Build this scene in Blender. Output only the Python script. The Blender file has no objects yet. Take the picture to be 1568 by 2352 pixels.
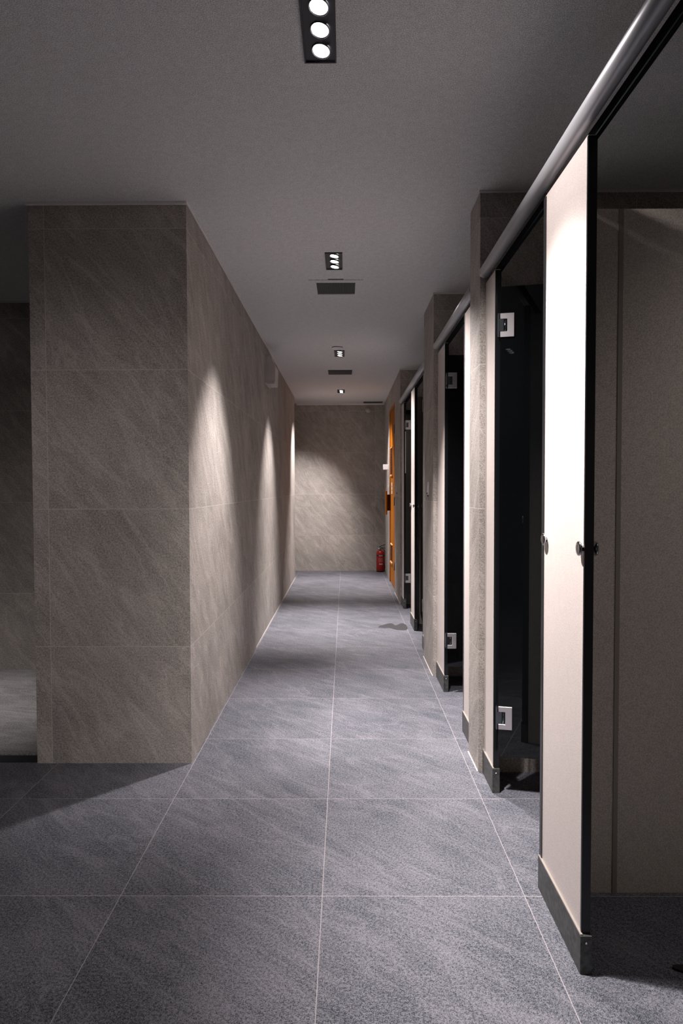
import bpy, bmesh, math, random
from mathutils import Vector, Matrix, Euler
R = math.radians
S = bpy.context.scene
col = S.collection

# ---------------------------------------------------------------- camera, world, exposure
F_PX, H_CAM = 1500.0, 1.205
PITCH, YAW, ROLL = R(1.795), R(0.32), R(0.155)
cam_d = bpy.data.cameras.new('camera'); cam = bpy.data.objects.new('camera', cam_d); col.objects.link(cam)
cam_d.sensor_fit = 'VERTICAL'; cam_d.sensor_height = 36.0; cam_d.sensor_width = 24.0
cam_d.lens = F_PX * 36.0 / 2352.0
cam_d.shift_y = -0.0034
cam_d.clip_start = 0.02
cam.matrix_world = (Matrix.Translation((0, 0, H_CAM)) @ Matrix.Rotation(YAW, 4, 'Z')
                    @ Matrix.Rotation(R(90) - PITCH, 4, 'X') @ Matrix.Rotation(-ROLL, 4, 'Z'))
S.camera = cam
w = bpy.data.worlds.new('world'); S.world = w; w.use_nodes = True
w.node_tree.nodes['Background'].inputs[0].default_value = (.5, .55, .6, 1)
w.node_tree.nodes['Background'].inputs[1].default_value = 0.02
S.view_settings.view_transform = 'Standard'; S.view_settings.look = 'None'
S.view_settings.gamma = 1.0; S.view_settings.use_curve_mapping = False
S.view_settings.exposure = 0.35
S.cycles.use_denoising = True
S.cycles.max_bounces = 8; S.cycles.diffuse_bounces = 5; S.cycles.glossy_bounces = 4
S.cycles.sample_clamp_indirect = 4.0
LAMP_W = 110.0                     # watts of one ceiling spot
LAMP_COL = (1.0, 0.915, 0.905)
ZC = 2.427                         # ceiling height

# ---------------------------------------------------------------- node helpers
def new_mat(name):
    m = bpy.data.materials.new(name); m.use_nodes = True
    return m, m.node_tree, m.node_tree.nodes['Principled BSDF']

class N:
    def __init__(s, nt): s.nt = nt
    def node(s, t, **kw):
        n = s.nt.nodes.new(t)
        for k, v in kw.items(): setattr(n, k, v)
        return n
    def put(s, sock, v):
        if isinstance(v, bpy.types.NodeSocket): s.nt.links.new(v, sock)
        else: sock.default_value = v
    def math(s, op, a, b=0.0, c=None, clamp=False):
        n = s.node('ShaderNodeMath', operation=op); n.use_clamp = clamp
        s.put(n.inputs[0], a); s.put(n.inputs[1], b)
        if c is not None: s.put(n.inputs[2], c)
        return n.outputs[0]
    def comb(s, x, y, z=0.0):
        n = s.node('ShaderNodeCombineXYZ')
        for i, v in enumerate((x, y, z)): s.put(n.inputs[i], v)
        return n.outputs[0]
    def noise(s, vec, scale, detail=2.0, rough=.5, dist=0.0):
        n = s.node('ShaderNodeTexNoise'); s.put(n.inputs['Vector'], vec)
        n.inputs['Scale'].default_value = scale; n.inputs['Detail'].default_value = detail
        n.inputs['Roughness'].default_value = rough; n.inputs['Distortion'].default_value = dist
        return n.outputs[0]
    def map(s, v, a, b, c, d):
        n = s.node('ShaderNodeMapRange'); s.put(n.inputs[0], v)
        for i, x in enumerate((a, b, c, d)): n.inputs[i + 1].default_value = x
        return n.outputs[0]
    def mix(s, f, a, b):
        n = s.node('ShaderNodeMix', data_type='RGBA'); s.put(n.inputs[0], f)
        s.put(n.inputs[6], a); s.put(n.inputs[7], b)
        return n.outputs[2]

def simple(name, rgb, rough=.5, metal=0.0, speck=0.0, scale=300, emit=None, bump=0.0):
    m, nt, b = new_mat(name); n = N(nt)
    b.inputs['Roughness'].default_value = rough; b.inputs['Metallic'].default_value = metal
    c = (*rgb, 1)
    if speck:
        g = n.node('ShaderNodeNewGeometry').outputs['Position']
        f = n.noise(g, scale, 2, .6)
        f2 = n.noise(g, scale * .12, 2, .6)
        f = n.math('ADD', n.math('MULTIPLY', f, .88), n.math('MULTIPLY', f2, .12))
        f = n.map(f, .35, .65, 0, 1)
        lo = tuple(x * (1 - speck) for x in rgb) + (1,); hi = tuple(min(1, x * (1 + speck)) for x in rgb) + (1,)
        n.put(b.inputs['Base Color'], n.mix(f, lo, hi))
        if bump:
            bp = n.node('ShaderNodeBump'); bp.inputs['Strength'].default_value = bump; bp.inputs['Distance'].default_value = .001
            n.put(bp.inputs['Height'], f); n.put(b.inputs['Normal'], bp.outputs[0])
    else:
        b.inputs['Base Color'].default_value = c
    if emit:
        b.inputs['Emission Color'].default_value = (*emit[0], 1); b.inputs['Emission Strength'].default_value = emit[1]
    return m

def stone(name, plane, dark, light, su, sv, ou, ov, grout, gw, vein_rot=45, rough=.6, speck=.55, veins=.5, fine=350, spec=.3):
    """stone tiles: plane 'floor' uses x,y; plane 'wall' uses x+y,z"""
    m, nt, b = new_mat(name); n = N(nt)
    g = n.node('ShaderNodeNewGeometry').outputs['Position']
    sp = n.node('ShaderNodeSeparateXYZ'); n.put(sp.inputs[0], g)
    if plane == 'floor': u, v = sp.outputs[0], sp.outputs[1]
    else: u, v = n.math('ADD', sp.outputs[0], sp.outputs[1]), sp.outputs[2]
    tu = n.math('DIVIDE', n.math('SUBTRACT', u, ou), su)
    tv = n.math('DIVIDE', n.math('SUBTRACT', v, ov), sv)
    def joint(t, size):
        fr = n.math('FRACT', t)
        d = n.math('MINIMUM', fr, n.math('SUBTRACT', 1.0, fr))
        d = n.math('MULTIPLY', d, size)
        return n.map(d, gw * .45, gw * .6, 1, 0)
    j = n.math('MAXIMUM', joint(tu, su), joint(tv, sv))
    wn = n.node('ShaderNodeTexWhiteNoise', noise_dimensions='2D')
    n.put(wn.inputs['Vector'], n.comb(n.math('FLOOR', tu), n.math('FLOOR', tv)))
    off = n.node('ShaderNodeVectorMath', operation='SCALE'); n.put(off.inputs[0], wn.outputs['Color']); off.inputs['Scale'].default_value = 9.0
    base = n.comb(u, v, 0.0)
    ad = n.node('ShaderNodeVectorMath', operation='ADD'); n.put(ad.inputs[0], base); n.put(ad.inputs[1], off.outputs[0])
    mp = n.node('ShaderNodeMapping'); n.put(mp.inputs['Vector'], ad.outputs[0])
    mp.inputs['Rotation'].default_value = (0, 0, R(vein_rot))
    mp2 = n.node('ShaderNodeMapping'); n.put(mp2.inputs['Vector'], mp.outputs[0]); mp2.inputs['Scale'].default_value = (1.1, 4.2, 1)
    mot = n.noise(ad.outputs[0], 2.6, 4, .6)
    vn = n.noise(mp2.outputs[0], 3.2, 8, .68, .6)
    ridge = n.math('SUBTRACT', 1.0, n.math('MULTIPLY', n.math('ABSOLUTE', n.math('SUBTRACT', n.noise(mp2.outputs[0], 1.3, 5, .6, 1.0), .5)), 26.0), clamp=True)
    grit = n.noise(mp2.outputs[0], 38, 3, .7)
    sk = n.noise(base, fine, 1.5, .6)
    sk2 = n.noise(base, fine * .38, 2, .6)
    f = n.math('MULTIPLY', n.map(mot, .3, .7, 0, 1), .22)
    f = n.math('ADD', f, n.math('MULTIPLY', n.map(vn, .34, .72, 0, 1), veins * .42))
    f = n.math('ADD', f, n.math('MULTIPLY', n.map(grit, .3, .7, -.5, .5), .18))
    f = n.math('ADD', f, n.math('MULTIPLY', n.map(sk, .29, .71, -.5, .5), speck))
    f = n.math('ADD', f, n.math('MULTIPLY', n.map(sk2, .30, .70, -.5, .5), speck * .6))
    f = n.math('ADD', f, n.math('MULTIPLY', ridge, veins * .26))
    fleck = n.noise(base, fine * 1.5, 1.0, .5)
    f = n.math('ADD', f, n.math('MULTIPLY', n.map(fleck, .66, .76, 0, 1), speck * .55))
    f = n.math('ADD', f, .235, clamp=True)
    c = n.mix(f, (*dark, 1), (*light, 1))
    c = n.mix(n.math('MULTIPLY', j, .6), c, (*grout, 1))
    n.put(b.inputs['Base Color'], c)
    b.inputs['Specular IOR Level'].default_value = spec
    n.put(b.inputs['Roughness'], n.map(f, 0, 1, rough + .12, rough - .08))
    bp = n.node('ShaderNodeBump'); bp.inputs['Strength'].default_value = .35; bp.inputs['Distance'].default_value = .0025
    n.put(bp.inputs['Height'], f); n.put(b.inputs['Normal'], bp.outputs[0])
    return m

M = {}
M['floor'] = stone('slate_floor_tile', 'floor', (.013, .023, .034), (.242, .238, .268), .597, .605, -.0705, 1.893, (.52, .47, .47), .0024, 42, .5, 1.05, .62)
M['floor_side'] = stone('grey_side_floor', 'floor', (.06, .06, .06), (.36, .36, .355), 1.2, .6, -1.6, 3.6, (.2, .2, .2), .003, 10, .55, .9, .7)
M['wall'] = stone('sandstone_wall_tile', 'wall', (.145, .135, .122), (.60, .55, .505), 1.2, .6005, 1.539, .516, (.66, .60, .54), .0026, 52, .6, .75, .6)
M['ceiling'] = simple('painted_ceiling', (.73, .755, .785), .85, 0, .42, 330, bump=.3)
M['trim'] = simple('white_cove_trim', (.78, .74, .74), .5)
M['laminate'] = simple('cream_laminate', (.60, .54, .505), .38, 0, .16, 330)
M['divider'] = simple('taupe_laminate', (.52, .475, .42), .5, 0, .28, 330)
M['joint'] = simple('dark_taupe_stripe', (.27, .24, .21), .5)
M['black'] = simple('black_edge_profile', (.006, .007, .009), .3)
M['grey_edge'] = simple('grey_edge_seal', (.16, .17, .19), .4)
M['kick'] = simple('mottled_metal_kick', (.075, .077, .074), .45, .3, .4, 60)
M['kick_cap'] = simple('kick_ledge_lit', (.30, .27, .24), .5)
M['tube'] = simple('brushed_metal_rail', (.52, .53, .56), .38, .4)
M['header'] = simple('dark_metal_header', (.010, .013, .015), .9)
M['header'].node_tree.nodes['Principled BSDF'].inputs['Specular IOR Level'].default_value = .05
M['glass'] = simple('black_tinted_glass', (.0025, .003, .0035), .02)
M['glass'].node_tree.nodes['Principled BSDF'].inputs['IOR'].default_value = 1.5
M['chrome'] = simple('satin_chrome', (.78, .75, .76), .32, .85)
M['knob'] = simple('polished_chrome_knob', (.50, .51, .53), .15, 1.0)
M['chrome_dark'] = simple('dark_chrome', (.20, .22, .24), .25, 1.0)
M['fixture'] = simple('black_fixture_metal', (.010, .012, .016), .4)
M['reflector'] = simple('lamp_reflector', (.75, .75, .78), .2, 1.0)
M['lamp'] = simple('lit_lamp_face', (1, 1, 1), .5, emit=((1.0, .97, .96), 9.0))
M['vent'] = simple('dark_vent_metal', (.085, .10, .10), .5)
M['vent_void'] = simple('vent_shadow_box', (.01, .012, .013), .8)
M['white'] = simple('white_plastic', (.74, .71, .72), .4)
M['offwhite'] = simple('grey_white_plastic', (.50, .46, .44), .5)
M['orange'] = simple('orange_varnished_wood', (.36, .115, .004), .5, 0, .12, 40)
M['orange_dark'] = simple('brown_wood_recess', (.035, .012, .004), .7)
M['orange_light'] = simple('light_orange_wood_edge', (.85, .42, .16), .5)
for k_ in ('orange', 'orange_dark'):
    M[k_].node_tree.nodes['Principled BSDF'].inputs['Specular IOR Level'].default_value = .08
M['red'] = simple('extinguisher_red', (.30, .008, .005), .3)
M['navy'] = simple('navy_label', (.01, .012, .045), .4)
M['ink'] = simple('pale_print', (.62, .60, .66), .5)
M['ink_dim'] = simple('faded_print', (.60, .30, .26), .5)
M['rubber'] = simple('black_rubber', (.008, .008, .008), .6)
M['water'] = simple('wet_dark_stone', (.045, .046, .050), .45)
M['caulk'] = simple('white_sealant', (.58, .54, .52), .5)
M['void'] = simple('dark_drain_channel', (.01, .011, .012), .8)

# ---------------------------------------------------------------- mesh helpers
def box(bm, x0, x1, y0, y1, z0, z1, bevel=0.0):
    vs = [bm.verts.new(p) for p in ((x0,y0,z0),(x1,y0,z0),(x1,y1,z0),(x0,y1,z0),(x0,y0,z1),(x1,y0,z1),(x1,y1,z1),(x0,y1,z1))]
    fs = [bm.faces.new([vs[i] for i in f]) for f in ((3,2,1,0),(4,5,6,7),(0,1,5,4),(1,2,6,5),(2,3,7,6),(3,0,4,7))]
    if bevel:
        es = list({e for f in fs for e in f.edges})
        bmesh.ops.bevel(bm, geom=es, offset=bevel, segments=2, affect='EDGES', profile=.5)
    return bm
def B(*a, **k): return box(bmesh.new(), *a, **k)

def cyl(bm, p0, p1, r0, r1=None, seg=24, caps=True):
    r1 = r0 if r1 is None else r1
    p0, p1 = Vector(p0), Vector(p1); d = (p1 - p0).normalized()
    a = Vector((0, 0, 1)) if abs(d.z) < .9 else Vector((1, 0, 0))
    e1 = d.cross(a).normalized(); e2 = d.cross(e1)
    A = [bm.verts.new(p0 + (e1 * math.cos(t) + e2 * math.sin(t)) * r0) for t in [2*math.pi*i/seg for i in range(seg)]]
    C = [bm.verts.new(p1 + (e1 * math.cos(t) + e2 * math.sin(t)) * r1) for t in [2*math.pi*i/seg for i in range(seg)]]
    for i in range(seg):
        f = bm.faces.new((A[i], A[(i+1)%seg], C[(i+1)%seg], C[i])); f.smooth = True
    if caps: bm.faces.new(A); bm.faces.new(C)
    return bm

def lathe(bm, prof, origin=(0,0,0), axis=(0,0,1), seg=28):
    o = Vector(origin); d = Vector(axis).normalized()
    a = Vector((0, 0, 1)) if abs(d.z) < .9 else Vector((1, 0, 0))
    e1 = d.cross(a).normalized(); e2 = d.cross(e1)
    rings = []
    for r, h in prof:
        rings.append([bm.verts.new(o + d*h + (e1*math.cos(2*math.pi*i/seg) + e2*math.sin(2*math.pi*i/seg))*max(r, 1e-5)) for i in range(seg)])
    for A, C in zip(rings, rings[1:]):
        for i in range(seg):
            f = bm.faces.new((A[i], A[(i+1)%seg], C[(i+1)%seg], C[i])); f.smooth = True
    return bm

def extrude_poly(bm, pts, z0, z1, map3):
    """2D outline pts (a,b) given thickness c0..c1; map3(a,b,c)->xyz"""
    A = [bm.verts.new(map3(a, b, z0)) for a, b in pts]; C = [bm.verts.new(map3(a, b, z1)) for a, b in pts]
    n = len(pts)
    bm.faces.new(A); bm.faces.new(C)
    for i in range(n): bm.faces.new((A[i], A[(i+1)%n], C[(i+1)%n], C[i]))
    return bm

def obj(name, bm, mat, parent=None, label=None, loc=None):
    bmesh.ops.recalc_face_normals(bm, faces=bm.faces)
    me = bpy.data.meshes.new(name); bm.to_mesh(me); bm.free()
    o = bpy.data.objects.new(name, me); col.objects.link(o)
    me.materials.append(M[mat] if isinstance(mat, str) else mat)
    if parent: o.parent = parent
    if label: o['label'] = label
    if loc: o.location = loc
    return o
def thing(name, label, cat, loc=(0,0,0), rz=0.0, group=None):
    o = bpy.data.objects.new(name, None); col.objects.link(o); o.location = loc; o.rotation_euler = (0,0,rz)
    o.empty_display_size = .1
    o['label'] = label; o['category'] = cat
    if group: o['group'] = group
    return o
def tag(o, label, cat, group=None):
    o['label'] = label; o['category'] = cat
    if group: o['group'] = group
    return o
def struct(name, bm, mat, label=None, cat=None):
    o = obj(name, bm, mat); o['kind'] = 'structure'
    if label: o['label'] = label; o['category'] = cat
    return o

# ---------------------------------------------------------------- room shell
XR = 2.05            # back wall of the stalls
XW = .561            # corridor face of the stone piers
XL = -.676           # corridor face of the left wall
struct('floor', B(-4.0, XR, -3.2, 9.75, -.1, 0), 'floor', 'dark blue-grey speckled slate tile floor with thin pale joints', 'floor')
struct('ceiling', B(-4.0, XR, -3.2, 9.75, ZC, ZC + .1), 'ceiling', 'flat grey painted ceiling with fine grain', 'ceiling')
struct('wall_left', B(-1.354, XL, 2.826, 8.78, 0, ZC), 'wall', 'large sandstone-tiled block forming the left side of the corridor', 'wall')
struct('wall_far_left', B(-4.0, -1.35, 4.285, 4.5, 0, ZC), 'wall', 'dark tiled wall at the far left behind the pale floor', 'wall')
struct('wall_end', B(-1.5, XR, 9.50, 9.75, 0, ZC), 'wall', 'grey stone-tiled wall closing the end of the corridor', 'wall')
struct('wall_recess', B(-1.5, -1.35, 4.5, 9.50, 0, ZC), 'wall', 'tiled wall of the side recess', 'wall')
struct('wall_stalls', B(XR, XR + .1, -3.2, 9.75, 0, ZC), 'wall', 'tiled back wall of the toilet stalls', 'wall')
struct('wall_back', B(-4.0, XR, -3.3, -3.2, 0, ZC), 'wall', 'tiled wall behind the viewer', 'wall')
struct('wall_outer_left', B(-4.1, -4.0, -3.2, 4.5, 0, ZC), 'wall', 'outer wall of the left room', 'wall')
struct('wall_right_near', B(XW, XR, 2.735, 2.950, 0, ZC), 'wall', 'sandstone-tiled cross wall behind the nearest open glass door', 'wall')
struct('wall_right_middle', B(XW - .002, XR, 4.140, 4.64, 0, ZC), 'wall', 'second sandstone-tiled pier along the right side', 'wall')
# far pier + right end wall with the doorway
bm = bmesh.new()
box(bm, .570, XR, 6.76, 7.50, 0, ZC); box(bm, .570, .78, 7.50, 8.42, 2.19, ZC); box(bm, .572, .78, 8.42, 9.50, 0, ZC)
struct('wall_right_far', bm, 'wall', 'farthest stone-tiled stretch of the right side around the orange door', 'wall')
struct('wall_right_front', B(XW, XR, .30, .55, 0, ZC), 'wall', 'tiled cross wall beside the viewer', 'wall')

# white cove bead where the walls meet the ceiling
def bead(name, x0, x1, y0, y1, h=.012):
    return struct(name, B(x0, x1, y0, y1, ZC - h, ZC + .001, bevel=.003), 'trim')
bead('trim_1', -1.362, XL + .008, 2.812, 2.826)
bead('trim_2', XL, XL + .008, 2.828, 8.78, .008)
bead('trim_3', -4.0, -1.348, 4.273, 4.285, .010)
bead('trim_4', -.70, .575, 9.485, 9.50, .022)
bead('trim_5', XW - .006, XR, 2.727, 2.735, .009)
bead('trim_6', XW - .008, XR, 4.132, 4.140, .009)
bead('trim_7', .562, XR, 6.752, 6.76, .009)
# sealant lines between wall and floor
struct('trim_8', B(XL, XL + .003, 4.90, 8.78, 0, .003), 'caulk')
struct('trim_9', B(XW - .005, XW, 2.74, 2.95, 0, .0028), 'caulk')
struct('trim_10', B(.565, .570, 6.76, 7.50, 0, .0028), 'caulk')
struct('trim_11', B(XW - .007, XW - .002, 4.15, 4.64, 0, .0028), 'caulk')

# paler floor of the left room, edged by a dark channel
struct('floor_side', B(-4.0, -1.355, 2.906, 4.285, 0, .008), 'floor_side', 'paler rough grey stone floor at the far left behind the tiled block', 'floor')
tag(obj('drain_channel', B(-4.0, -1.355, 2.834, 2.904, 0, .003), 'void'), 'narrow black drain channel along the front edge of the pale stone floor at far left', 'drain')

# ---------------------------------------------------------------- stall fronts
PX0, PX1 = .5845, .6035     # laminate sheet
KX0, KX1 = .578, .607       # metal shoe
KH = .097
ZT = 2.050                  # top of the sheets, underside of the rail
def stall_panel(y0, y1, label, near=None, far=None, trimw=.0, knobs=()):
    t = thing('privacy_screen', label, 'partition panel', (0, y0, 0), group='cream partition panels along the stalls')
    L = y1 - y0
    obj('laminate_sheet', B(PX0, PX1, 0.002, L - .002, .06, ZT), 'laminate', t)
    # edge profiles wrapping the two vertical edges
    if near: obj('edge_profile', B(PX0 - .0015, PX1 + .002, -.003, .004 if near == 'black' else .006, KH - .01, ZT - .004), near, t, 'black edge strip' if near == 'black' else 'grey edge strip')
    if far: obj('edge_profile', B(PX0 - .0025, PX1 + .0025, L - .020 if far == 'black' else L - .008, L, KH - .01, ZT - .004), far, t, 'black edge strip' if far == 'black' else 'grey edge strip')
    ks = B(KX0, KX1, -.012, L, 0, KH, bevel=.0015)
    k = obj('kick_plate', ks, 'kick', t)
    obj('ledge', B(KX0 + .0005, PX0, -.010, L, KH - .002, KH + .0035), 'kick_cap', k, 'top ledge coloured pale as if catching light')  # pale colour painted in for light reflected off the shoe's top
    sc = bmesh.new(); lathe(sc, [(.0001, .0025), (.0022, .0022), (.0030, .0)], ((KX0+KX1)/2, -.012, KH - .018), (0, -1, 0), 12)
    obj('screw', sc, 'chrome', k, 'bright screw head')
    for ky in knobs:
        for sgn, x in ((-1, PX0), (1, PX1)) if ky < .1 else ((-1, PX0),):
            b = bmesh.new()
            lathe(b, [(.0001, .0), (.007, .0), (.007, .005), (.0165, .008), (.0185, .010), (.0175, .013), (.010, .0145), (.0001, .015)], (x, ky, 1.055), (sgn, 0, 0), 26)
            obj('door_knob', b, 'knob', t, 'round chrome knob')
    return t
p = stall_panel(1.594, 1.937, 'brightest and nearest tall cream stall panel with black edges and round chrome knobs', 'black', 'black', knobs=(.010, .300))
stall_panel(2.556, 2.734, 'narrow cream filler panel beside the nearest stone pier, carrying the nearest glass door', 'black')
stall_panel(2.951, 3.212, 'cream stall panel just past the nearest stone pier, mostly hidden behind it', None, 'grey_edge')
stall_panel(3.834, 4.139, 'narrow cream filler panel against the second stone pier, carrying the middle glass door', 'black')
stall_panel(4.641, 4.905, 'cream filler panel on the far side of the second stone pier', None, 'black')
stall_panel(5.489, 5.800, 'far slim cream stall panel with a black edge, between the two farthest stall openings', 'black', 'black', knobs=(.012, .28))
stall_panel(6.490, 6.758, 'farthest and smallest cream filler panel, next to the pier by the orange door', 'black')
stall_panel(.552, .85, 'cream filler panel beside the viewer at the start of the stalls', 'black')

# dividers between stalls (stand behind the front panels)
def divider(y, label):
    t = thing('stall_divider', label, 'partition', (0, y, 0))
    obj('divider_sheet', B(KX1 + .001, XR - .001, -.018, 0, .0, 2.006), 'divider', t)
    obj('dark_stripe', B(.79, .803, -.0215, -.0185, .0, 2.004), 'joint', t, 'thin darker vertical stripe')  # narrow darker taupe stripe down the sheet
    return t
divider(1.928, 'wide taupe partition at the right edge, seen through the nearest stall opening')
divider(5.79, 'dim taupe partition seen through the narrow farthest gap behind the slim cream panel')

# round rails over the fronts and the flat header under them
def rail(y0, y1, label):
    t = thing('top_rail', label, 'rail', (.578, y0, 2.094), group='metal tubes over the stall fronts')
    L = y1 - y0; b = bmesh.new()
    cyl(b, (0, 0, 0), (0, L, 0), .0228, seg=40)
    obj('rail_tube', b, 'tube', t)
    b = bmesh.new(); lathe(b, [(.0235, -.008), (.0242, 0), (.0242, .008), (.0235, .012)], (0, L - .014, 0), (0, 1, 0), 36)
    obj('wall_flange', b, 'tube', t)
    obj('header_strip', B(.0265, .038, .0, L, -.0435, -.014), 'header', t, 'flat dark strip under the tube')
    return t
rail(.552, 2.7345, 'thick grey metal tube running diagonally over the nearest stall fronts')
rail(2.9505, 4.1390, 'second grey metal tube, between the two nearer stone piers')
rail(4.6405, 6.7590, 'farthest grey metal tube, ending at the pier by the orange door')

# ---------------------------------------------------------------- black glass doors
def glass_door(loc, ang, wd, label, hinge='chrome', strip=False):
    """local: glass runs along +x from the hinge, viewer side is -y"""
    t = thing('glass_door', label, 'door', loc, ang, 'black glass stall doors')
    g = obj('glass_leaf', B(.002, wd, -.005, .005, .157, 1.972, bevel=.0008), 'glass', t)
    for zc in (1.825, .309):
        b = bmesh.new()
        pts = [(.002,-.045),(.054,-.045),(.054,.045),(.002,.045),(.002,.024),(.028,.024),(.028,-.024),(.002,-.024)]
        extrude_poly(b, pts, -.0115, -.0052, lambda a, c, d: (a, d, zc + c))
        extrude_poly(b, pts, .0052, .0115, lambda a, c, d: (a, d, zc + c))
        bmesh.ops.recalc_face_normals(b, faces=b.faces)
        bmesh.ops.bevel(b, geom=list(b.edges), offset=.0011, segments=1, affect='EDGES')
        h = obj('hinge', b, hinge, t)
        b = bmesh.new()
        box(b, -.004, .015, -.010, .010, zc - .0235, zc + .0235)
        cyl(b, (.020, -.004, zc - .0235), (.020, -.004, zc + .0235), .0035, seg=12)
        obj('hinge_knuckle', b, 'chrome_dark', h)
        b = bmesh.new()
        pts = [(-.013,-.045),(-.004,-.045),(-.004,.045),(-.013,.045),(-.017,.038),(-.017,-.038)]
        extrude_poly(b, pts, -.012, .012, lambda a, c, d: (a * .55 + .001, d, zc + c))
        obj('wall_plate', b, 'chrome_dark', h)
    b = bmesh.new(); lathe(b, [(.0001,.0),(.007,.0),(.007,.010),(.0165,.016),(.0175,.019),(.0165,.022),(.0001,.024)], (wd - .05, -.005, 1.055), (0,-1,0), 24)
    obj('door_knob', b, 'knob', t)
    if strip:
        obj('edge_reflection', B(-.004, .004, -.012, -.006, 1.35, 1.76), 'white', t, 'painted reflection, a white vertical strip')  # white strip put in for a reflection on the glass edge
    return t
glass_door((.594, 2.529, 0), R(-12.6), .585, 'nearest and tallest black glass stall door, swung open between the bright panel and the first pier')
glass_door((.594, 3.808, 0), R(0), .58, 'middle black glass stall door, open beside the second stone pier')
glass_door((.596, 6.464, 0), R(0), .60, 'far black glass stall door with a painted white reflection, open beside the farthest pier', strip=True)
glass_door((.594, 4.9140, 0), R(86), .50, 'black glass door left ajar just past the second pier, seen edge-on as a thin sliver')

# ---------------------------------------------------------------- ceiling fittings
def spotlight_fixture(yc, xc, label, aims, power=(1, 1, 1), dirs=None):
    t = thing('ceiling_spotlight', label, 'ceiling light', (xc, yc, ZC), 0, 'black ceiling fittings with three round lamps')
    b = bmesh.new(); Wd, Ln = .0455, .128
    box(b, -Wd, -Wd + .004, -Ln, Ln, -.006, .0); box(b, Wd - .004, Wd, -Ln, Ln, -.006, .0)
    box(b, -Wd + .004, Wd - .004, -Ln, -Ln + .004, -.006, .0); box(b, -Wd + .004, Wd - .004, Ln - .004, Ln, -.006, .0)
    box(b, -Wd + .003, Wd - .003, -Ln + .003, Ln - .003, -.002, .0)
    obj('housing', b, 'fixture', t)
    for i in range(3):
        y = (-.094, -.011, .072)[i]
        d = Vector(aims[i][:3]).normalized()
        vd = Vector((-.16, -.16 if yc < 2 else -.02, -1)).normalized() if dirs is None else Vector(dirs[i]).normalized()
        b = bmesh.new()
        o = Vector((.004, y, -.004))
        lathe(b, [(.0235, -.002), (.0250, .004), (.0262, .0062), (.0256, .0068), (.0232, .004)], o, vd, 30)
        r = obj('lamp_ring', b, 'reflector', t)
        b = bmesh.new(); rf = .0234 if yc < 2 else .0205
        b.free(); b = bmesh.new(); lathe(b, [(.0001, .0050), (.012, .0046), (rf, .0040)], o, vd, 30)
        obj('lamp_face', b, 'lamp', r, 'lit round lamp')
        ld = bpy.data.lights.new('lamp_beam', 'SPOT'); lo = bpy.data.objects.new('lamp_beam', ld); col.objects.link(lo)
        lo.parent = t; lo.location = o + d * .035
        lo.rotation_mode = 'QUATERNION'; lo.rotation_quaternion = d.to_track_quat('-Z', 'Y')
        ld.energy = LAMP_W * power[i] * aims[i][5]; ld.spot_size = R(aims[i][3]); ld.spot_blend = aims[i][4]
        ld.shadow_soft_size = .03; ld.color = LAMP_COL
    return t
left = (-.33, -.06, -1, 60, 1.0, 1.75)
right = (.46, -.42, -1, 74, .95, 1.6)
spotlight_fixture(1.782, -.067, 'nearest and largest black ceiling fitting with lit lamps, cut by the top of the picture', [(.42, .0, -1, 110, .5, .33), (.40, .0, -1, 66, 1, 2.6), (.25, .60, -1, 80, 1, 1.0)])
spotlight_fixture(3.554, -.057, 'second black three-lamp ceiling fitting, just in front of the larger ceiling vent', [left, (.24, .02, -1, 60, 1, 3.0), right])
spotlight_fixture(5.962, -.048, 'third black three-lamp ceiling fitting, between the two ceiling vents', [left, (.05, -.08, -1, 60, 1, 3.6), (.50, -.35, -1, 70, 1, 1.6)])
spotlight_fixture(8.276, -.048, 'farthest and smallest black ceiling fitting, past the second vent', [(-.42, .50, -1, 72, .9, 2.2), (.0, -.10, -1, 58, 1, 2.8), (.46, .0, -1, 72, .9, 1.0)])
# fittings out of view; all but the side-floor one are added for fill light
spotlight_fixture(-.90, -.05, 'added unseen ceiling fitting behind the viewer, for fill light', [(.15, .1, -1, 80, 1, .18), (-.55, 2.1, -1, 44, 1, 1.1), (.15, .2, -1, 72, 1, .30)])
spotlight_fixture(3.75, -2.2, 'black ceiling fitting over the pale side floor', [(0, -.05, -1, 50, 1, .36), (0, -.1, -1, 46, 1, .36), (.05, -.1, -1, 46, 1, .36)])
spotlight_fixture(.60, -2.4, 'added unseen ceiling fitting over the room at left, for fill light', [(-.2, -.1, -1, 90, 1, .08), (0, 0, -1, 90, 1, .08), (.1, .2, -1, 90, 1, .08)])
spotlight_fixture(1.00, 1.45, 'added unseen ceiling fitting over the nearest stall, brightening the divider', [(0, .3, -1, 95, 1, .045), (0, .4, -1, 95, 1, .045), (0, .5, -1, 95, 1, .045)])

def vent(xc, y0, y1, hw, label, frame=True):
    t = thing('ceiling_vent', label, 'air vent', (xc, (y0 + y1) / 2, ZC))
    hl = (y1 - y0) / 2
    obj('duct_shade', B(-hw, hw, -hl, hl, -.003, .0), 'vent_void', t)  # flat dark sheet painted as the shade inside the duct
    b = bmesh.new(); n = 34
    for i in range(n):
        x = -hw + (i + .5) * 2 * hw / n
        box(b, x - .0017, x + .0017, -hl, hl, -.009, -.003)
    obj('grille', b, 'vent', t)
    if frame:
        b = bmesh.new(); e = .045; z0 = -.006
        box(b, -hw - e, -hw, -hl - e, hl + e, z0, 0); box(b, hw, hw + e, -hl - e, hl + e, z0, 0)
        box(b, -hw, hw, -hl - e, -hl, z0, 0); box(b, -hw, hw, hl, hl + e, z0, 0)
        obj('frame', b, 'ceiling', t)
        obj('latch', B(-.045, .045, -hl - e - .010, -hl - e - .005, -.004, 0), 'vent', t, 'small dark slot')
    return t
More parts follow.
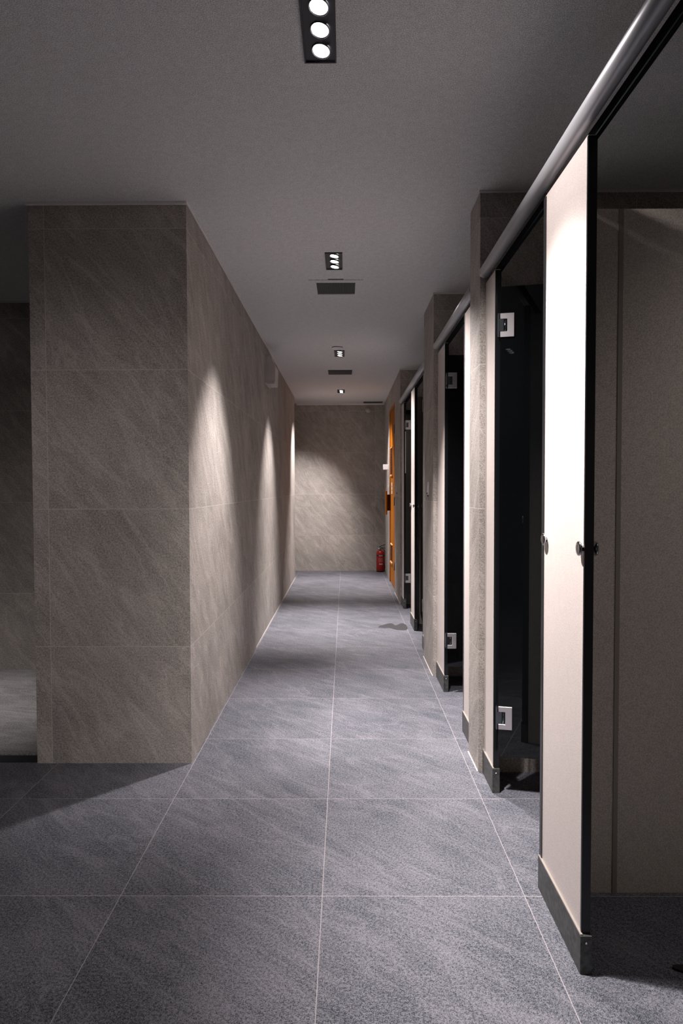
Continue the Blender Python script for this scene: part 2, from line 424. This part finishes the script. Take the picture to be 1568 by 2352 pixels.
vent(-.052, 3.912, 4.137, .116, 'larger dark rectangular ceiling grille behind the second ceiling fitting')
vent(-.049, 6.808, 7.053, .125, 'smaller dark ceiling grille between the third and fourth ceiling fittings', False)
vent(.400, 9.30, 9.42, .135, 'dim ceiling grille right above the far end wall', False)
# flat round detector
t = thing('ceiling_detector', 'small flat round detector on the ceiling just before the third fitting', 'smoke detector', (-.065, 5.713, ZC))
b = bmesh.new(); lathe(b, [(.0001, -.011), (.040, -.010), (.046, -.006), (.046, -.0035)], (0,0,0), (0,0,1), 32)
obj('detector_disc', b, 'white', t)
b = bmesh.new(); lathe(b, [(.0475, -.0045), (.0475, 0)], (0,0,0), (0,0,1), 32); obj('gap_shadow', b, 'vent', t, 'thin dark ring painted as the gap shadow')  # dark ring stands in for the shadow in the gap round the disc

# ---------------------------------------------------------------- wall fittings
# box on the left wall near the ceiling
t = thing('wall_speaker', 'off-white box mounted high on the left corridor wall, near the ceiling', 'wall unit', (XL, 5.56, 2.095))
obj('back_plate', B(0, .010, -.02, .30, .0, .235), 'offwhite', t)
b = bmesh.new()
pts = [(.010, .235), (.055, .235), (.062, .195), (.080, .165), (.086, .15), (.086, .025), (.078, .004), (.010, .000)]
extrude_poly(b, pts, .0, .26, lambda a, c, d: (a, d, c))
obj('body', b, 'offwhite', t)
obj('bottom_lip', B(.020, .078, -.004, .02, -.006, .012, bevel=.003), 'offwhite', t)

# wedge-shaped fittings on the piers
def wedge(loc, label, s=1.0):
    t = thing('wall_sensor', label, 'wall switch', loc, group='white wedge fittings on the stone piers')
    b = bmesh.new()
    pts = [(0, .088), (-.006, .088), (-.012, .02), (-.012, .016), (-.006, .012), (-.006, .0), (0, 0)]
    extrude_poly(b, [(a*s, c*s) for a, c in pts], -.013*s, .013*s, lambda a, c, d: (a, d, c))
    obj('wedge_cover', b, 'white', t)
    b = bmesh.new(); cyl(b, (-.012*s, -.012*s, .011*s), (-.012*s, .012, .011*s), .0045*s, seg=12)
    obj('side_knob', b, 'vent', t, 'small dark knob')
    b = bmesh.new(); cyl(b, (-.006*s, 0, .0), (-.005*s, 0, -.014*s), .0075*s, .003*s, seg=14)
    obj('bottom_knob', b, 'vent', t, 'dark tapered knob')
    return t
wedge((XW - .0025, 4.37, 1.158), 'white wedge-shaped wall fitting with dark knobs on the second stone pier')
wedge((.5695, 7.14, 1.150), 'smaller white wedge-shaped wall fitting on the far pier beside the orange door', .8)

# end of corridor, right side
t = thing('wall_box', 'small white box sticking out of the right wall high beyond the orange door', 'wall box', (.5715, 8.62, 1.445))
obj('box_body', B(-.068, 0, 0, .05, 0, .070, bevel=.003), 'white', t)
b = bmesh.new(); cyl(b, (-.068, .02, .030), (-.078, .02, .030), .009, seg=14); obj('side_button', b, 'vent', t, 'small dark button')
t = thing('light_switch', 'narrow white switch plate on the right wall just beyond the orange door', 'light switch', (.5715, 8.50, 1.125))
obj('switch_plate', B(-.010, 0, -.04, .04, -.0, .115, bevel=.002), 'white', t)
obj('rocker', B(-.014, -.0095, -.02, .02, .025, .09), 'offwhite', t)
# round device on the end wall
t = thing('wall_detector', 'small round grey device high on the end wall below the ceiling grille', 'alarm', (.342, 9.4995, 2.335))
b = bmesh.new(); lathe(b, [(.0001, .030), (.020, .029), (.024, .024), (.026, .012), (.040, .010), (.042, 0)], (0,0,0), (0,-1,0), 28)
obj('dome', b, 'offwhite', t)

# ---------------------------------------------------------------- orange door
d = thing('door_1', 'narrow orange wooden door in the right wall near the corridor end', 'door', (.578, 7.505, 0))
d['kind'] = 'structure'
DL = .905
b = bmesh.new()
box(b, -.006, .16, .0, .022, 0, 2.185); box(b, -.006, .16, DL - .022, DL, 0, 2.185); box(b, -.006, .16, .022, DL - .022, 2.150, 2.185)
obj('door_frame', b, 'orange', d)
b = bmesh.new()
wy0, wy1 = .47, .77
for (y0, y1, z0, z1) in ((.024, wy0, .012, 2.148), (wy1, DL - .024, .012, 2.148), (wy0, wy1, .012, .265), (wy0, wy1, .508, 1.35), (wy0, wy1, 1.71, 2.148)):
    box(b, .004, .042, y0, y1, z0, z1)
obj('door_leaf', b, 'orange', d)
for z0, z1 in ((.265, .508), (1.35, 1.71)):
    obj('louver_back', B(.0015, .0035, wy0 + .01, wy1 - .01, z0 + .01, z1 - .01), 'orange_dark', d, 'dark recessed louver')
    b = bmesh.new(); n = int((z1 - z0) / .03)
    for i in range(n):
        z = z0 + (i + .5) * (z1 - z0) / n
        extrude_poly(b, [(-.0010, z - .008), (.0014, z - .008), (.0014, z + .008), (.0006, z + .008)], wy0 + .015, wy1 - .015, lambda a, c, dd: (a, dd, c))
    obj('louver_slat', b, 'orange_dark', d)
    b = bmesh.new()
    box(b, -.002, .006, wy0, wy0 + .012, z0, z1); box(b, -.004, .006, wy1 - .012, wy1, z0, z1)
    box(b, -.010, .006, wy0 + .012, wy1 - .012, z0, z0 + .02); box(b, -.008, .006, wy0 + .012, wy1 - .012, z1 - .012, z1)
    obj('louver_frame', b, 'orange_light', d, 'light wooden louver frame')
h = obj('door_handle', B(-.062, -.040, .84, .862, .865, 1.17, bevel=.003), 'orange', d)
obj('handle_bracket', B(-.040, .004, .842, .860, .915, 1.12), 'orange_dark', h, 'dark brown bracket')
for z in (1.05, .30, 1.88):
    b = bmesh.new(); cyl(b, (-.010, .024, z - .05), (-.010, .024, z + .05), .007, seg=12); obj('hinge', b, 'vent', d, 'dark hinge')
b = bmesh.new()
for k in range(3): box(b, -.0005, .0038, .50, .64, 1.13 + k * .049, 1.13 + k * .049 + .043)
obj('notice', b, 'white', d, 'white paper notices')

# ---------------------------------------------------------------- fire extinguisher
t = thing('fire_extinguisher', 'red fire extinguisher standing on the floor in the far right corner', 'fire extinguisher', (.505, 9.375, 0))
b = bmesh.new(); lathe(b, [(.0001, .0), (.052, .0), (.056, .004), (.056, .020)], seg=32); obj('base_ring', b, 'rubber', t, 'black base ring')
b = bmesh.new(); lathe(b, [(.056, .018), (.058, .022), (.058, .262), (.055, .280), (.045, .297), (.028, .309), (.016, .312)], seg=36); bd = obj('cylinder_body', b, 'red', t)
def arc_band(r, z0, z1, a0, a1, n=16):
    b = bmesh.new(); prev = None
    for i in range(n + 1):
        a = R(a0 + (a1 - a0) * i / n)
        q = [b.verts.new((rr * math.sin(a), -rr * math.cos(a), z)) for rr, z in ((r, z0), (r, z1), (r + .0006, z1), (r + .0006, z0))]
        if prev:
            for k in range(4): b.faces.new((prev[k], q[k], q[(k+1) % 4], prev[(k+1) % 4]))
        else: b.faces.new(q)
        prev = q
    b.faces.new(prev); return b
obj('label_band', arc_band(.0582, .226, .247, -75, 75), 'navy', bd, 'dark navy label band')
def glyph_row(z, h, widths, r, gap, a_start, mat, name, lab):
    b = bmesh.new(); a = a_start
    for wd in widths:
        for p0, p1, q0, q1 in ((0, .35, 0, 1), (.35, 1, .35, .62), (.65, 1, 0, .35)):
            seg = arc_band(r, z + h * q0, z + h * q1, a + wd * p0, a + wd * p1, 2)
            me = bpy.data.meshes.new('tmp'); seg.to_mesh(me); seg.free(); b.from_mesh(me); bpy.data.meshes.remove(me)
        a += wd + gap
    obj(name, b, mat, bd, lab)
glyph_row(.230, .012, (9, 8, 8, 9, 8), .0590, 3, -24, 'ink', 'band_print', 'white print on the band')
glyph_row(.108, .018, (12, 8, 9, 9), .0590, 3, -18, 'ink', 'body_print', 'pale print on the body')
for i in range(4): glyph_row(.190 - i * .014, .005, (10, 7, 12, 8, 9), .0584, 3, -28, 'ink_dim', 'instruction_print', 'small faded print lines')
b = bmesh.new(); cyl(b, (0, 0, .308), (0, 0, .350), .013, .012, seg=20); box(b, -.018, .018, -.013, .013, .325, .345, bevel=.002); vv = obj('valve', b, 'vent', t)
b = bmesh.new()
def bar(b, pts, w, th):
    for (x0, z0), (x1, z1) in zip(pts, pts[1:]):
        dx, dz = x1 - x0, z1 - z0; l = math.hypot(dx, dz); nx, nz = -dz / l * th, dx / l * th
        extrude_poly(b, [(x0 - nx, z0 - nz), (x1 - nx, z1 - nz), (x1 + nx, z1 + nz), (x0 + nx, z0 + nz)], -w, w, lambda a, c, dd: (a, dd, c))
bar(b, [(-.016, .352), (.010, .372), (.045, .385), (.075, .392)], .008, .004)
obj('squeeze_lever', b, 'rubber', t, 'black lever')
b = bmesh.new(); bar(b, [(-.016, .346), (.040, .346), (.082, .332)], .009, .004)
obj('carry_handle', b, 'rubber', t, 'black carry handle')
b = bmesh.new(); prev = None
hp = [Vector((.014, .0, .335)), Vector((.045, .0, .325)), Vector((.066, .0, .28)), Vector((.070, .0, .20)), Vector((.070, .0, .10))]
for a, c in zip(hp, hp[1:]): cyl(b, a, c, .006, seg=10)
cyl(b, hp[-1], hp[-1] + Vector((0, 0, -.05)), .008, .010, seg=12)
obj('hose', b, 'rubber', t, 'black hose')
b = bmesh.new(); lathe(b, [(.0001, .016), (.012, .015), (.013, .0)], (-.018, -.006, .335), (-.4, -1, 0), 18); obj('gauge', b, 'offwhite', t)

# ---------------------------------------------------------------- floor marks
def blob(pts, z, h=.0008):
    b = bmesh.new(); return extrude_poly(b, pts, z, z + h, lambda a, c, d: (a, c, d))
def smooth(pts, it=3):
    for _ in range(it):
        q = []
        for i in range(len(pts)):
            (x0, y0), (x1, y1) = pts[i], pts[(i+1) % len(pts)]
            q += [(x0*.75 + x1*.25, y0*.75 + y1*.25), (x0*.25 + x1*.75, y0*.25 + y1*.75)]
        pts = q
    return pts
    Y = H_CAM * F_PX / (py - 1121.0); return ((px - 794.0) / F_PX * Y, Y - .038)
pud = smooth([(0.272, 5.628), (0.33, 5.709), (0.384, 5.783), (0.422, 5.774), (0.434, 5.673), (0.461, 5.718), (0.498, 5.793), (0.535, 5.737), (0.534, 5.524), (0.483, 5.49), (0.415, 5.524), (0.383, 5.602), (0.322, 5.584)], 2)
tag(obj('wet_patch', blob(pud, .0002), 'water'), 'small dark irregular wet patch on the floor tiles in front of the far stalls', 'water puddle')
b = bmesh.new()
extrude_poly(b, smooth([(.814, 1.598), (.818, 1.607), (.83, 1.611), (.90, 1.603), (1.04, 1.585), (1.04, 1.55), (.90, 1.575), (.84, 1.584)], 2), .0, .006, lambda a, c, dd: (a, c, dd))
bmesh.ops.recalc_face_normals(b, faces=b.faces)
tag(obj('rubber_floor_pad', b, 'rubber'), 'flat black rounded pad lying on the stall floor at the right edge', 'floor pad')
